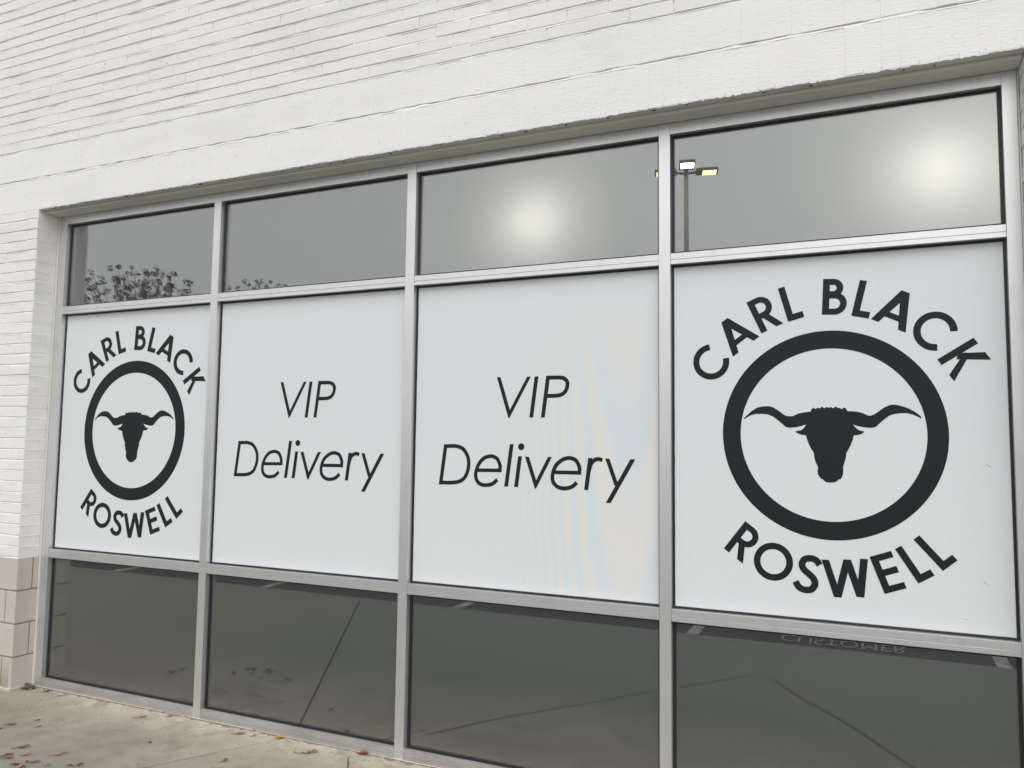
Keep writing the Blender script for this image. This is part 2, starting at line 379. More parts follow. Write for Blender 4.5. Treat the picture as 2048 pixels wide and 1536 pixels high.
# concrete block base
for side in (-1, 1):
    bm = bmesh.new(); bj = bmesh.new()
    for k in range(4):
        z = k * .2031
        e = XL if side < 0 else XR
        first = .295 if k % 2 else .095
        first = .397 if k in (1, 3) else .397
        edges = [0]
        if k in (1, 2) or k == 0: pass
        a = .096 if k in (0, 2) else .397
        a += 0; edges.append(a)
        while a < 2.0: a += .4062; edges.append(a)
        for i in range(len(edges) - 1):
            a0, a1 = (e - edges[i + 1], e - edges[i]) if side < 0 else (e + edges[i], e + edges[i + 1])
            j0 = .005 if not (side > 0 and i == 0) else 0; j1 = .005 if not (side < 0 and i == 0) else 0
            dp = (.098 if k in (1, 3) else .141) if i == 0 else .1
            box(bm, a0 + j0, a1 - j1, -D + rnd(-.001, .001), -D + dp, z + (.005 if k else 0), z + .2031 - (.005 if k < 3 else .001), .003)
        if k in (1, 3):
            a0, a1 = (e - .2, e) if side < 0 else (e, e + .2)
            box(bm, a0, a1, -D + .108, -.0015, z + .005, z + .2031 - (.005 if k < 3 else .001))
    x0, x1 = ((X0, XL - .005), (XR + .005, X1))[side > 0]
    box(bj, x0, x1, -D + .005, .2, 0, Z0 - .002)
    bb = link('block_base', bm, M['block'], bld); link('block_mortar', bj, M['joint'], bb)
    bm = bmesh.new()
    for i in range(14):
        a = i * .14; y = -D - .012 - rnd(0, .008); h = .016 + rnd(0, .006)
        x0, x1 = (e - a - .14, e - a + (.010 if i == 0 else 0)) if side < 0 else (e + a - (.010 if i == 0 else 0), e + a + .14)
        box(bm, x0, x1, y, -D + .004, -.002, h, .004)
    for i in range(3):
        y = -D + i * .047; s0, s1 = (e - .003, e + .008 + rnd(0, .004)) if side < 0 else (e - .008 - rnd(0, .004), e + .003)
        box(bm, s0, s1, y, y + .047, -.002, .014 + rnd(0, .004))
    link('footing', bm, M['footing'], bb)

# ------------------------------------------------------------------ storefront frame
def rail(bm, x0, x1, y0, z0, z1, split=None, y1=.05):
    if split is None: box(bm, x0, x1, y0, y1, z0, z1); return
    zs = z0 + (z1 - z0) * split
    box(bm, x0, x1, y0, y1, z0, zs - .0006); box(bm, x0, x1, y0 + .0003, y1, zs + .0006, z1)
    box(bm, x0, x1, y0 + .0025, y1 - .002, zs - .0007, zs + .0007)
fr_ = bpy.data.objects.new('window_frame', None); C.objects.link(fr_); fr_.parent = bld; fr_.empty_display_size = .1
for a, b in ((JLo, JLi), (JRi, JRo)):
    bm = bmesh.new(); box(bm, a, b, 0, .11, .0, HT); o = link('jamb', bm, M['alu'], fr_); bevel(o, .0012)
for a, b in ((M1l, M1r), (M2l, M2r), (M3l, M3r)):
    bm = bmesh.new(); box(bm, a, b, -.0006, .11, .001, HT - .0005); o = link('mullion', bm, M['alu'], fr_); bevel(o, .0012)
for a, b in BAYS:
    bm = bmesh.new(); rail(bm, a + .0008, b - .0008, .0014, HB, HT - .0005); link('head_rail', bm, M['alu'], fr_)
    for z0, z1 in ((T1b, T1t), (T2b, T2t)):
        bm = bmesh.new(); rail(bm, a + .0008, b - .0008, .0012, z0, z1, .42); o = link('transom', bm, M['alu'], fr_); bevel(o, .0007, 1)
    bm = bmesh.new(); rail(bm, a + .0008, b - .0008, .0010, .001, St, .40); o = link('sill_rail', bm, M['sill'], fr_); bevel(o, .0012)
# shadow gaps filled behind, sealant beads
bm = bmesh.new(); box(bm, XL + .001, JLo - .0012, -.004, .06, .004, HT + .001); link('sealant', bm, M['sealant'], bld)
bm = bmesh.new(); box(bm, JRo + .0012, XR - .001, -.003, .06, .004, HT + .001); link('sealant', bm, M['sealant'], bld)
bm = bmesh.new(); x = JLo + .02
while x < JRo:
    wd = rnd(.15, .5); t = rnd(.0025, .005)
    box(bm, x, min(x + wd, JRo), -.0035 - rnd(0, .002), -.0007, .0005, .001 + t); x += wd + (rnd(.0, .03) if random.random() < .5 else 0)
link('sealant_bead', bm, M['sealant'], bld)
# glazing
for bi, (a, b) in enumerate(BAYS):
    for z0, z1 in ((T1t, HB), (T2t, T1b), (St, T2b)):
        bm = bmesh.new(); box(bm, a + .002, b - .002, GY, GY + .006, z0 + .002, z1 - .002); recalc(bm)
        g = link('glass_pane', bm, M['glass'], bld)
        bm = bmesh.new(); gw = .010 if z0 == T2t else .0125
        for q in ((a, a + gw, z0, z1), (b - gw, b, z0, z1), (a + gw, b - gw, z0, z0 + gw), (a + gw, b - gw, z1 - gw, z1)):
            box(bm, q[0], q[1], GY - .005, GY - .0005, q[2], q[3])
        o = link('gasket', bm, M['rubber'], g); bevel(o, .0015)
        if z0 != T2t:
            bm = bmesh.new(); yy = GY + .010
            v = [bm.verts.new(q) for q in ((a, yy, z0), (b, yy, z0), (b, yy, z1), (a, yy, z1))]; bm.faces.new(v)
            link('frosted_film', bm, M['frost'], g)
            if z0 == St:                            # unseen dark board added to keep room light off the bottom film
                bm = bmesh.new(); box(bm, a, b, GY + .013, GY + .025, z0, z1); link('light_block_board', bm, M['rubber'], g)
for x, z, w_, h_ in ((.705, .078, .004, .014), (.610, .140, .004, .004), (.764, .085, .003, .006), (1.251, .066, .005, .005), (2.16, .115, .004, .004), (3.02, .075, .006, .004), (3.07, .080, .004, .004)):
    bm = bmesh.new(); bmesh.ops.create_icosphere(bm, subdivisions=1, radius=1, matrix=Matrix.Translation((x, GY - .0006, z)) @ Matrix.Rotation(.3, 4, 'Y') @ Matrix.Diagonal((w_ / 2, .0009, h_ / 2, 1)))
    link('paint_fleck', bm, M['sealant'], bld)
# room behind the glass
bm = bmesh.new(); box(bm, XL - .05, XR + .05, GY + .03, 2.6, .02, HT + .25)
bm.faces.ensure_lookup_table()
for f in list(bm.faces):
    if all(abs(v.co.y - (GY + .03)) < 1e-5 for v in f.verts): bmesh.ops.delete(bm, geom=[f], context='FACES_ONLY'); break
link('interior_shell', bm, M['interior'], bld)
bm = bmesh.new(); box(bm, X0, X1, .26, 3.0, ZT - .3, ZT + .05); box(bm, X0, X1, .255, .3, ZL + .1, ZT - .3); link('roof', bm, M['mortar'], bld)

# ------------------------------------------------------------------ lamps inside
def room_lamp(x, z, label):
    t = thing('room_lamp', label, 'lamp', (x, .265, z), 'lit lamps behind the frosted top panes')
    bm = bmesh.new(); bmesh.ops.create_uvsphere(bm, u_segments=20, v_segments=12, radius=.05); link('bulb', bm, M['bulb'], t, True)
    bm = bmesh.new(); h = HT + .25 - z - .05
    bmesh.ops.create_cone(bm, segments=16, radius1=.028, radius2=.028, depth=.06, cap_ends=True, matrix=Matrix.Translation((0, 0, .075)))
    bmesh.ops.create_cone(bm, segments=10, radius1=.006, radius2=.006, depth=h - .05, cap_ends=True, matrix=Matrix.Translation((0, 0, .1 + (h - .05) / 2)))
    link('stem', bm, M['polemetal'], t)
room_lamp(3.375, 2.665, 'round lamp glowing through the frosted pane above the second delivery sign from the left')
room_lamp(5.13, 2.69, 'round lamp glowing through the frosted pane above the large right bull sign')

# ------------------------------------------------------------------ flat print shapes
class Print:
    """stacks thin solid shapes on the face of a sign (x,z plane, front towards -y)"""
    def __init__(s): s.bm = bmesh.new(); s.n = 0
    def poly(s, pts, th=.0004):
        y0 = -(th + .00006 * s.n); s.n = (s.n + 1) % 12
        area = sum(pts[i][0] * pts[(i + 1) % len(pts)][1] - pts[(i + 1) % len(pts)][0] * pts[i][1] for i in range(len(pts)))
        if area < 0: pts = pts[::-1]
        f = [s.bm.verts.new((x, y0, z)) for x, z in pts]; b = [s.bm.verts.new((x, 0.0001, z)) for x, z in pts]
        s.bm.faces.new(f)
        for i in range(len(pts)):
            j = (i + 1) % len(pts); s.bm.faces.new((f[j], f[i], b[i], b[j]))
    def ribbon(s, pts, w, closed=False):
        n = len(pts); L = []; Rr = []
        P = [Vector(p) for p in pts]
        for i in range(n):
            a = P[i - 1] if (i > 0 or closed) else None; b = P[(i + 1) % n] if (i < n - 1 or closed) else None
            d1 = (P[i] - a).normalized() if a is not None else None; d2 = (b - P[i]).normalized() if b is not None else None
            d = (d1 + d2).normalized() if (d1 and d2) else (d1 or d2)
            nn = Vector((-d.y, d.x)); k = 1.0
            if d1 and d2: k = 1 / max(.5, nn.dot(Vector((-d1.y, d1.x))))
            L.append(P[i] + nn * w / 2 * k); Rr.append(P[i] - nn * w / 2 * k)
        if not closed: s.poly([tuple(v) for v in L + Rr[::-1]]); return
        y0 = -(.0004 + .00006 * s.n); s.n = (s.n + 1) % 12
        lv = [s.bm.verts.new((v.x, y0, v.y)) for v in L]; rv = [s.bm.verts.new((v.x, y0, v.y)) for v in Rr]
        lb = [s.bm.verts.new((v.x, .0001, v.y)) for v in L]; rb = [s.bm.verts.new((v.x, .0001, v.y)) for v in Rr]
        for i in range(n):
            j = (i + 1) % n
            s.bm.faces.new((lv[i], lv[j], rv[j], rv[i])); s.bm.faces.new((lv[i], lb[i], lb[j], lv[j])); s.bm.faces.new((rv[i], rv[j], rb[j], rb[i]))
    def slab(s, a, b, w):                            # stroke with level ends
        s.poly([(a[0] - w / 2, a[1]), (a[0] + w / 2, a[1]), (b[0] + w / 2, b[1]), (b[0] - w / 2, b[1])])
    def vee(s, a, m, b, w):
        def hit(p, q, r, t):
            d1 = (q[0] - p[0], q[1] - p[1]); d2 = (t[0] - r[0], t[1] - r[1]); den = d1[0] * d2[1] - d1[1] * d2[0]
            k = ((r[0] - p[0]) * d2[1] - (r[1] - p[1]) * d2[0]) / den; return (p[0] + d1[0] * k, p[1] + d1[1] * k)
        h = w / 2; e = w * .14
        inner = hit((a[0] + h, a[1]), (m[0] - e + w, m[1]), (b[0] - h, b[1]), (m[0] + e - w, m[1]))
        s.poly([(a[0] - h, a[1]), (m[0] - e, m[1]), (m[0] + e, m[1]), (b[0] + h, b[1]), (b[0] - h, b[1]), inner, (a[0] + h, a[1])])
    def done(s, name, parent, off=(0, 0), mt=None):
        recalc(s.bm); o = link(name, s.bm, mt or M['ink'], parent); o.location = (off[0], -.0006, off[1]); return o
def curve(pts, k=8):
    P = [Vector(pts[0]) * 2 - Vector(pts[1])] + [Vector(p) for p in pts] + [Vector(pts[-1]) * 2 - Vector(pts[-2])]
    o = []
    for i in range(1, len(P) - 2):
        for j in range(k):
            t = j / k; a, b, c, d = P[i - 1:i + 3]
            o.append(tuple(.5 * ((2 * b) + (c - a) * t + (2 * a - 5 * b + 4 * c - d) * t * t + (3 * b - a - 3 * c + d) * t ** 3)))
    o.append(tuple(P[-2])); return o
def arc(cx, cy, r, a0, a1, n=14): return [(cx + r * math.cos(R(a0 + (a1 - a0) * i / n)), cy + r * math.sin(R(a0 + (a1 - a0) * i / n))) for i in range(n + 1)]

# bold upright capitals, local frame: stem at x=0, baseline 0, cap height .150
WB = .027
def glyph(ch):
    h = WB / 2; T = .150
    stem = ('s', [(0, 0), (WB, 0), (WB, T), (0, T)])
    if ch == 'L': return [('s', [(0, 0), (.0665, 0), (.0665, .0265), (WB, .0265), (WB, T), (0, T)])]
    if ch == 'E': return [('s', [(0, 0), (.083, 0), (.083, .025), (WB, .025), (WB, .065), (.080, .065), (.080, .090), (WB, .090), (WB, .125), (.083, .125), (.083, T), (0, T)])]
    if ch == 'B': return [stem, ('r', [(.01, T - .0125), (.038, T - .0125)] + arc(.040, .1115, .0260, 88, -88, 14) + [(.01, .0855)], .025),
                          ('r', [(.01, .0805), (.044, .0805)] + arc(.0475, .0465, .0340, 88, -88, 16) + [(.01, .0125)], .025)]
    if ch == 'R': return [stem, ('r', [(.01, T - .0125), (.042, T - .0125)] + arc(.0435, .1035, .0340, 88, -88, 16) + [(.01, .0695)], .025), ('s', [(.033, .060), (.060, .066), (.0985, 0), (.068, 0)])]
    if ch == 'K': return [stem, ('s', [(.020, .073), (.037, .055), (.104, T), (.0685, T)]), ('s', [(.030, .094), (.046, .104), (.104, 0), (.0735, 0)])]
    if ch == 'A': return [('s', [(-.069, 0), (-.040, 0), (-.0265, .033), (.0265, .033), (.040, 0), (.069, 0), (.0165, T), (-.0165, T)]) , 'hole']
    if ch == 'S': return [('r', curve([(.0895, .1235), (.075, .1385), (.053, .1425), (.030, .133), (.0225, .112), (.033, .092), (.055, .0785), (.0755, .063), (.0835, .042), (.073, .0195), (.050, .0115), (.026, .0165), (.0085, .036)], 6), .0265)]
def place(P, ch, ox, oz, rot):
    c, s_ = math.cos(R(-rot)), math.sin(R(-rot))
    f = lambda q: (ox + q[0] * c - q[1] * s_, oz + q[0] * s_ + q[1] * c)
    if ch == 'A':                                    # outline with counter, made of three strokes and a bar
        h = .0162; T = .150
        P.poly([f(q) for q in ((-.070, 0), (-.0395, 0), (.0030, .1085), (.0165, T), (-.0165, T))])
        P.poly([f(q) for q in ((.070, 0), (.0395, 0), (-.0030, .1085), (-.0165, T), (.0165, T))])
        P.poly([f(q) for q in ((-.035, .030), (.035, .030), (.030, .053), (-.030, .053))]); return
    for g in glyph(ch):
        if g[0] == 's': P.poly([f(q) for q in g[1]])
        else: P.ribbon([f(q) for q in g[1]], g[2])
def cshape(P, cx, cz, mid):                          # mid: direction of the opening, clockwise from up
    a = 90 - mid; P.ribbon(arc(cx, cz, .0645, a + 41, a + 319, 40), .0265)

BULL = [(-0.342, 0.0662), (-0.3291, 0.0794), (-0.3077, 0.0991), (-0.2843, 0.1129), (-0.2591, 0.118), (-0.2362, 0.1178), (-0.2196, 0.1124), (-0.1992, 0.0984), (-0.1809, 0.0832), (-0.1687, 0.0767), (-0.1544, 0.0749), (-0.1402, 0.0766), (-0.1238, 0.0851), (-0.1036, 0.0901), (-0.0735, 0.0942), (-0.0693, 0.1027), (-0.0641, 0.1095), (-0.0601, 0.1099), (-0.0546, 0.1044), (-0.0474, 0.1094), (-0.0426, 0.1094), (-0.0387, 0.1068), (-0.0315, 0.1127), (-0.0255, 0.1135), (-0.0205, 0.1071), (-0.0137, 0.1117), (-0.0078, 0.1125), (-0.002, 0.1091), (0.004, 0.1124), (0.0087, 0.1115), (0.0148, 0.1068), (0.0204, 0.1131), (0.0255, 0.1139), (0.0312, 0.1088), (0.0371, 0.1092), (0.0413, 0.1079), (0.0459, 0.1028), (0.0518, 0.1078), (0.0569, 0.1103), (0.063, 0.1052), (0.069, 0.0951), (0.0889, 0.0946), (0.1099, 0.0915), (0.1269, 0.086), (0.1438, 0.0773), (0.154, 0.0764), (0.1684, 0.0821), (0.1874, 0.0969), (0.2064, 0.1108), (0.2251, 0.1189), (0.24, 0.1204), (0.2583, 0.1169), (0.2765, 0.111), (0.2945, 0.1028), (0.3124, 0.0921), (0.3284, 0.079), (0.3364, 0.0689), (0.3334, 0.0652), (0.3228, 0.0717), (0.3049, 0.0807), (0.2832, 0.0857), (0.2613, 0.0858), (0.2391, 0.0826), (0.2205, 0.0753), (0.2016, 0.0598), (0.1844, 0.0433), (0.1711, 0.0309), (0.1597, 0.0276), (0.1409, 0.0275), (0.1182, 0.0316), (0.1031, 0.0349), (0.0879, 0.0407), (0.0935, 0.032), (0.1047, 0.0208), (0.1179, 0.015), (0.1285, 0.0134), (0.1284, 0.0093), (0.1177, 0.0018), (0.1024, -0.0025), (0.0897, -0.0034), (0.0848, -0.0242), (0.0787, -0.0409), (0.0707, -0.0576), (0.0608, -0.0753), (0.0585, -0.0953), (0.0523, -0.1162), (0.0475, -0.1308), (0.0483, -0.1453), (0.0465, -0.1641), (0.0408, -0.1767), (0.0361, -0.1838), (0.0315, -0.1815), (0.0252, -0.1892), (0.0142, -0.1953), (-0.0033, -0.1971), (-0.015, -0.1962), (-0.0247, -0.1906), (-0.0304, -0.1841), (-0.0355, -0.1834), (-0.0409, -0.1769), (-0.0486, -0.1645), (-0.0507, -0.1478), (-0.0474, -0.1393), (-0.0489, -0.133), (-0.0569, -0.1142), (-0.0617, -0.0932), (-0.063, -0.0764), (-0.0758, -0.0554), (-0.0835, -0.0364), (-0.0892, -0.0173), (-0.0922, -0.0046), (-0.109, -0.0021), (-0.125, 0.0037), (-0.1338, 0.0101), (-0.1297, 0.0135), (-0.1127, 0.0158), (-0.1005, 0.0252), (-0.0919, 0.0406), (-0.1084, 0.0346), (-0.1287, 0.0294), (-0.1551, 0.0267), (-0.1713, 0.0301), (-0.1835, 0.0413), (-0.2017, 0.0577), (-0.2222, 0.0742), (-0.2428, 0.083), (-0.2678, 0.0857), (-0.2931, 0.085), (-0.3142, 0.0789), (-0.3292, 0.0702), (-0.3377, 0.064)]
GRP = 'white printed signs filling the middle window panes'
def sheet(parent, a, b, cx, mt):
    bm = bmesh.new(); i0, i1 = .0105, .0095; z0, z1 = T2t + .0095, T1b - .0085
    x0, x1 = a + i0 - cx, b - i1 - cx; n = 40
    # hand-trimmed edges
    rim = [(x0 + (x1 - x0) * i / n, z0 + random.gauss(0, .0005)) for i in range(n)] + [(x1 + random.gauss(0, .0004), z0 + (z1 - z0) * i / n) for i in range(n)] + \
          [(x1 - (x1 - x0) * i / n, z1 + random.gauss(0, .0004)) for i in range(n)] + [(x0 + random.gauss(0, .0005), z1 - (z1 - z0) * i / n) for i in range(n)]
    f = [bm.verts.new((x, -.0004, z)) for x, z in rim]; k = [bm.verts.new((x, .0003, z)) for x, z in rim]
    bm.faces.new(f); bm.faces.new(k[::-1])
    for i in range(len(rim)): j = (i + 1) % len(rim); bm.faces.new((f[j], f[i], k[i], k[j]))
    recalc(bm); return link('vinyl_sheet', bm, mt, parent)
def bull_sign(bay, cx, cz, label):
    a, b = BAYS[bay]
    t = thing('window_sign', label, 'sign', (cx, GY - .0004, 0), GRP); sheet(t, a, b, cx, M['vinyl'])
    P = Print(); P.ribbon(arc(0, 0, .3925, 0, 360 - 360 / 120, 119), .0745, True); P.done('ring', t, (0, cz))
    P = Print(); P.poly(BULL); P.done('bull_head', t, (0, cz))
    P = Print()
    cshape(P, -.478, .3145, 36); place(P, 'A', -.3290, .3760, -37.2); place(P, 'R', -.2650, .4303, -24); place(P, 'L', -.1559, .4749, -15.3)
    place(P, 'B', -.0227, .4980, 3.0); place(P, 'L', .0899, .4877, 13.6); place(P, 'A', .2252, .4386, 26.3); cshape(P, .3925, .409, 134); place(P, 'K', .3966, .2966, 57.4)
    P.done('lettering', t, (0, cz))
    P = Print()
    place(P, 'R', -.4299, -.4895, 36.9); P.ribbon(arc(-.2285, -.5313, .0648, 0, 351, 39), .0265, True)
    rr = 9.5; up = Vector((math.sin(R(rr)), math.cos(R(rr)))); rt = Vector((up.y, -up.x)); o_ = Vector((-.0955, -.5715)) - up * .077 - rt * .049
    place(P, 'S', o_.x, o_.y, rr)
    for q in (((-.0265, -.5090), (.0180, -.6555)), ((.0555, -.5050), (.0180, -.6555)), ((.0560, -.5030), (.1020, -.6480)), ((.1180, -.4960), (.1020, -.6480))): P.slab(q[0], q[1], .0285)
    place(P, 'E', .1900, -.6273, -20.2); place(P, 'L', .3096, -.5771, -31.9); place(P, 'L', .3950, -.5223, -40.9)
    P.done('lettering', t, (0, cz))
    return t
s1 = bull_sign(0, .7180, 1.6215, 'leftmost white window sign with a bull head in a black ring beside the brick pier')
s4 = bull_sign(3, 4.7075, 1.6195, 'large rightmost white window sign with a bull head in a black ring')
for (x0, z0, x1, z1) in ((5.244, 1.521, 5.287, 1.492), (5.229, 1.078, 5.258, 1.052), (5.159, .932, 5.185, .919)):
    P = Print(); dx, dz = x1 - x0, z1 - z0; L_ = math.hypot(dx, dz); nx, nz = -dz / L_ * .0028, dx / L_ * .0028; mx_, mz_ = (x0 + x1) / 2, (z0 + z1) / 2
    bm = bmesh.new(); vs = [bm.verts.new(q) for q in ((x0 - 4.7075, -.0005, z0), (mx_ + nx - 4.7075, -.0005, mz_ + nz), (x1 - 4.7075, -.0005, z1), (mx_ - nx - 4.7075, -.0005, mz_ - nz), (mx_ - 4.7075, -.0034, mz_))]
    for i in range(4): bm.faces.new((vs[i], vs[(i + 1) % 4], vs[4]))
    recalc(bm); link('crease', bm, M['vinyl'], s4); P.bm.free()

G = {'V': [(-0.1771, 0.2709), (-0.1196, 0.0704), (-0.016, 0.2694)], 'I': [(0.0237, 0.2696), (-0.002, 0.0724)],
 'P': [(0.0824, 0.262), (0.1150, .2620), (0.1486, 0.261), (0.1694, 0.2538), (0.1813, 0.2358), (0.1786, 0.2108), (0.1652, 0.1889), (0.1434, 0.1781), (0.1108, 0.1752), (0.0725, 0.1751)],
 'D': [(-0.4656, -0.0702), (-.434, -.0690), (-0.407, -0.0695), (-0.3705, -0.0807), (-0.3457, -0.1093), (-0.3346, -0.1439), (-0.3377, -0.1844), (-0.3546, -0.2223), (-0.3804, -0.2421), (-0.4164, -0.2502), (-.45, -.2520), (-0.485, -0.2525)],
 'e': [(-0.1637, -0.1841), (-0.1635, -0.1603), (-0.1784, -0.1294), (-0.202, -0.1173), (-0.2243, -0.1176), (-0.2528, -0.1279), (-0.2793, -0.1571), (-0.2934, -0.1948), (-0.2929, -0.2235), (-0.2796, -0.246), (-0.257, -0.2567), (-0.2314, -0.257), (-0.203, -0.2504), (-0.1769, -0.2287)],
 'e2': [(0.2436, -0.185), (0.2434, -0.1595), (0.2277, -0.1299), (0.2044, -0.1189), (0.1782, -0.1194), (0.152, -0.1314), (0.1269, -0.1539), (0.1118, -0.19), (0.111, -0.223), (0.1236, -0.2446), (0.1472, -0.2575), (0.1764, -0.2592), (0.2083, -0.25), (0.2313, -0.2303)],
 'r2': [(0.2900, -0.175), (0.3005, -0.142), (0.3163, -0.1255), (0.3332, -0.1198), (0.3546, -0.1237)]}
def text_sign(bay, cx, cz, label, mt):
    a, b = BAYS[bay]; t = thing('window_sign', label, 'sign', (cx, GY - .0004, 0), GRP); sheet(t, a, b, cx, mt)
    w_ = .0200
    P = Print(); P.vee(*G['V'], w_); P.slab(*G['I'], w_)
    P.slab((.0835, .2720), (.0579, .0722), w_); P.ribbon(curve(G['P']), .0190); P.done('lettering', t, (0, cz))
    P = Print(); P.slab((-.4650, -.0602), (-.4910, -.2620), w_); P.ribbon(curve(G['D']), .0190)
    for k, bar in (('e', ((-.2923, -.1861), (-.1545, -.1841))), ('e2', ((.113, -.1861), (.2530, -.185)))):
        P.ribbon(curve(G[k]), .0185); P.ribbon(bar, .0175)
    P.slab((-.1025, -.0562), (-.1294, -.2611), w_); P.slab((-.0579, -.1136), (-.0768, -.2610), w_)
    P.poly(arc(-.0523, -.068, .0162, 0, 345, 23)); P.vee((-.0217, -.1152), (.0237, -.2660), (.0957, -.1148), w_)
    P.slab((.2964, -.1161), (.2773, -.2628), w_); P.ribbon(curve(G['r2']), .0185)
    P.slab((.4983, -.1177), (.3833, -.3186), .0235); P.slab((.3781, -.1168), (.4225, -.2390), w_)
    P.done('lettering', t, (0, cz)); return t
text_sign(1, 3.38 - 1.339, 1.6235, 'second white window sign from the left with plain black delivery lettering', M['vinyl'])
text_sign(2, 3.38, 1.62, 'third white window sign from the left with delivery lettering and faint painted blue and yellow sheen', M['vinyl_moire'])

# ------------------------------------------------------------------ ground
def structure(o): o['kind'] = 'structure'; return o
JX = lambda y: 2.004 + .566 * y                      # the slab joint runs off the wall at a slant
KY = -3.12
bm = bmesh.new()
def slab_poly(pts, z=0, th=.12):
    f = [bm.verts.new((x, y, z)) for x, y in pts]; b = [bm.verts.new((x, y, z - th)) for x, y in pts]
    bm.faces.new(f)
    for i in range(len(pts)): j = (i + 1) % len(pts); bm.faces.new((f[j], f[i], b[i], b[j]))
g_ = .0065
slab_poly([(-14, KY), (JX(KY) - g_, KY), (JX(0) - g_, .0), (-14, .0)])
slab_poly([(JX(KY) + g_, KY), (18, KY), (18, .0), (JX(0) + g_, .0)])
recalc(bm); pv = link('pavement', bm, M['concrete']); bevel(pv, .004); structure(pv)
bm = bmesh.new(); box(bm, -14, 18, KY - .01, .3, -.2, -.06); recalc(bm); structure(link('soil', bm, M['soil']))
bm = bmesh.new()
for (x0, x1) in ((-14, 18),): box(bm, x0, x1, KY - .165, KY - .012, -.2, -.004)
recalc(bm); kb = link('kerb', bm, M['concrete']); bevel(kb, .012); structure(kb)
bm = bmesh.new(); v = [bm.verts.new(q) for q in ((-600, -600, -.022), (600, -600, -.022), (600, KY - .1, -.022), (-600, KY - .1, -.022))]; bm.faces.new(v)
structure(link('asphalt', bm, M['asphalt']))
bm = bmesh.new(); v = [bm.verts.new(q) for q in ((-600, .26, -.13), (600, .26, -.13), (600, 600, -.13), (-600, 600, -.13))]; bm.faces.new(v)
structure(link('ground', bm, M['soil']))
# cracks: narrow, wandering dirt-filled lines lying 1 mm proud of the slab
M['crackdirt'] = simple('filled_crack', (.125, .118, .098), .9, var=.3, vs=15, bmp=.003)
def crack(pts, w0, name='crack', mt='crackdirt'):
    bm = bmesh.new(); Q = []
    for i in range(len(pts) - 1):
        a, b = Vector(pts[i]), Vector(pts[i + 1]); n = max(2, int((b - a).length / .03))
        for j in range(n): Q.append(a.lerp(b, j / n) + Vector((rnd(-.003, .003), rnd(-.003, .003))))
    Q.append(Vector(pts[-1])); prev = None
    for i, q in enumerate(Q):
        d = (Q[min(i + 1, len(Q) - 1)] - Q[max(i - 1, 0)]).normalized(); nn = Vector((-d.y, d.x)) * w0 * rnd(.35, 1) / 2
        v = (bm.verts.new((q.x + nn.x, q.y + nn.y, .0012)), bm.verts.new((q.x - nn.x, q.y - nn.y, .0012)))
        if prev: bm.faces.new((prev[0], prev[1], v[1], v[0]))
        prev = v
    recalc(bm); structure(link(name, bm, M[mt]))
crack([(2.462, -.075), (2.49, -.12), (2.55, -.21), (2.62, -.36)], .008, mt='soil')
crack([(4.23, -2.23), (4.35, -2.01), (4.44, -1.86), (4.73, -1.46), (5.03, -.94), (5.2, -.6)], .034)
crack([(2.65, -.27), (2.9, -.69), (3.21, -1.09), (3.6, -1.61), (3.68, -1.7), (3.89, -1.97), (4.17, -2.33)], .02)
for i, x in enumerate((-5.8, -3.47, -1.19, 1.2, 3.47, 5.75, 8.1)):
    bm = bmesh.new(); box(bm, x - .05, x + .05, -8.3, KY - .17, -.022, -.0185); structure(link('parking_line', bm, M['roadpaint']))
td = bpy.data.curves.new('stencil', 'FONT'); td.body = 'CUSTOMER'; td.size = .34; td.align_x = 'LEFT'
to = bpy.data.objects.new('stencil', td); C.objects.link(to); dg = bpy.context.evaluated_depsgraph_get()
me = bpy.data.meshes.new_from_object(to.evaluated_get(dg)); bpy.data.objects.remove(to)
xs_ = [v.co.x for v in me.vertices]; k = .95 / (max(xs_) - min(xs_))
for v in me.vertices: v.co.x *= k
st_ = bpy.data.objects.new('road_lettering', me); C.objects.link(st_); me.materials.clear(); me.materials.append(simple('faded_road_paint', (.25, .25, .24), .8, var=.45, vs=14)); st_.location = (4.16, -3.68, -.0175); structure(st_)
# grit and crumbs
bm = bmesh.new()
for i in range(420):
    y = -abs(random.gauss(0, .3)) - .004 if random.random() < .5 else rnd(-1.6, -.01)
    x = rnd(-.0, 3.4); r = rnd(.0006, .0024)
    mt = Matrix.Translation((x, y, r * .6)) @ Euler((rnd(0, 6), rnd(0, 6), rnd(0, 6))).to_matrix().to_4x4() @ Matrix.Diagonal((r * rnd(.8, 2.4), r, r * .8, 1))
    bmesh.ops.create_icosphere(bm, subdivisions=1, radius=1, matrix=mt)
gr = link('grit', bm, simple('grit', (.12, .09, .06), .9, var=.6, vs=60)); gr['kind'] = 'stuff'; gr['label'] = 'dark grit and crumbs scattered over the concrete below the sill'
# dirt packed along the foot of the sill
bm = bmesh.new(); prev = None; x = .03
while x < 5.4:
    d = rnd(.006, .020) if random.random() < .8 else .03
    v = (bm.verts.new((x, -.001, .0035)), bm.verts.new((x, -.5 * d, .0028)), bm.verts.new((x, -d, .0004)))
    if prev:
        for q in (0, 1): bm.faces.new((prev[q], prev[q + 1], v[q + 1], v[q]))
    prev = v; x += rnd(.008, .03)
recalc(bm); dd = link('dirt', bm, simple('brown_dirt', (.21, .165, .125), .95, var=.5, vs=40, bmp=.003)); dd['kind'] = 'stuff'; dd['label'] = 'thin line of brown dirt along the foot of the sill'

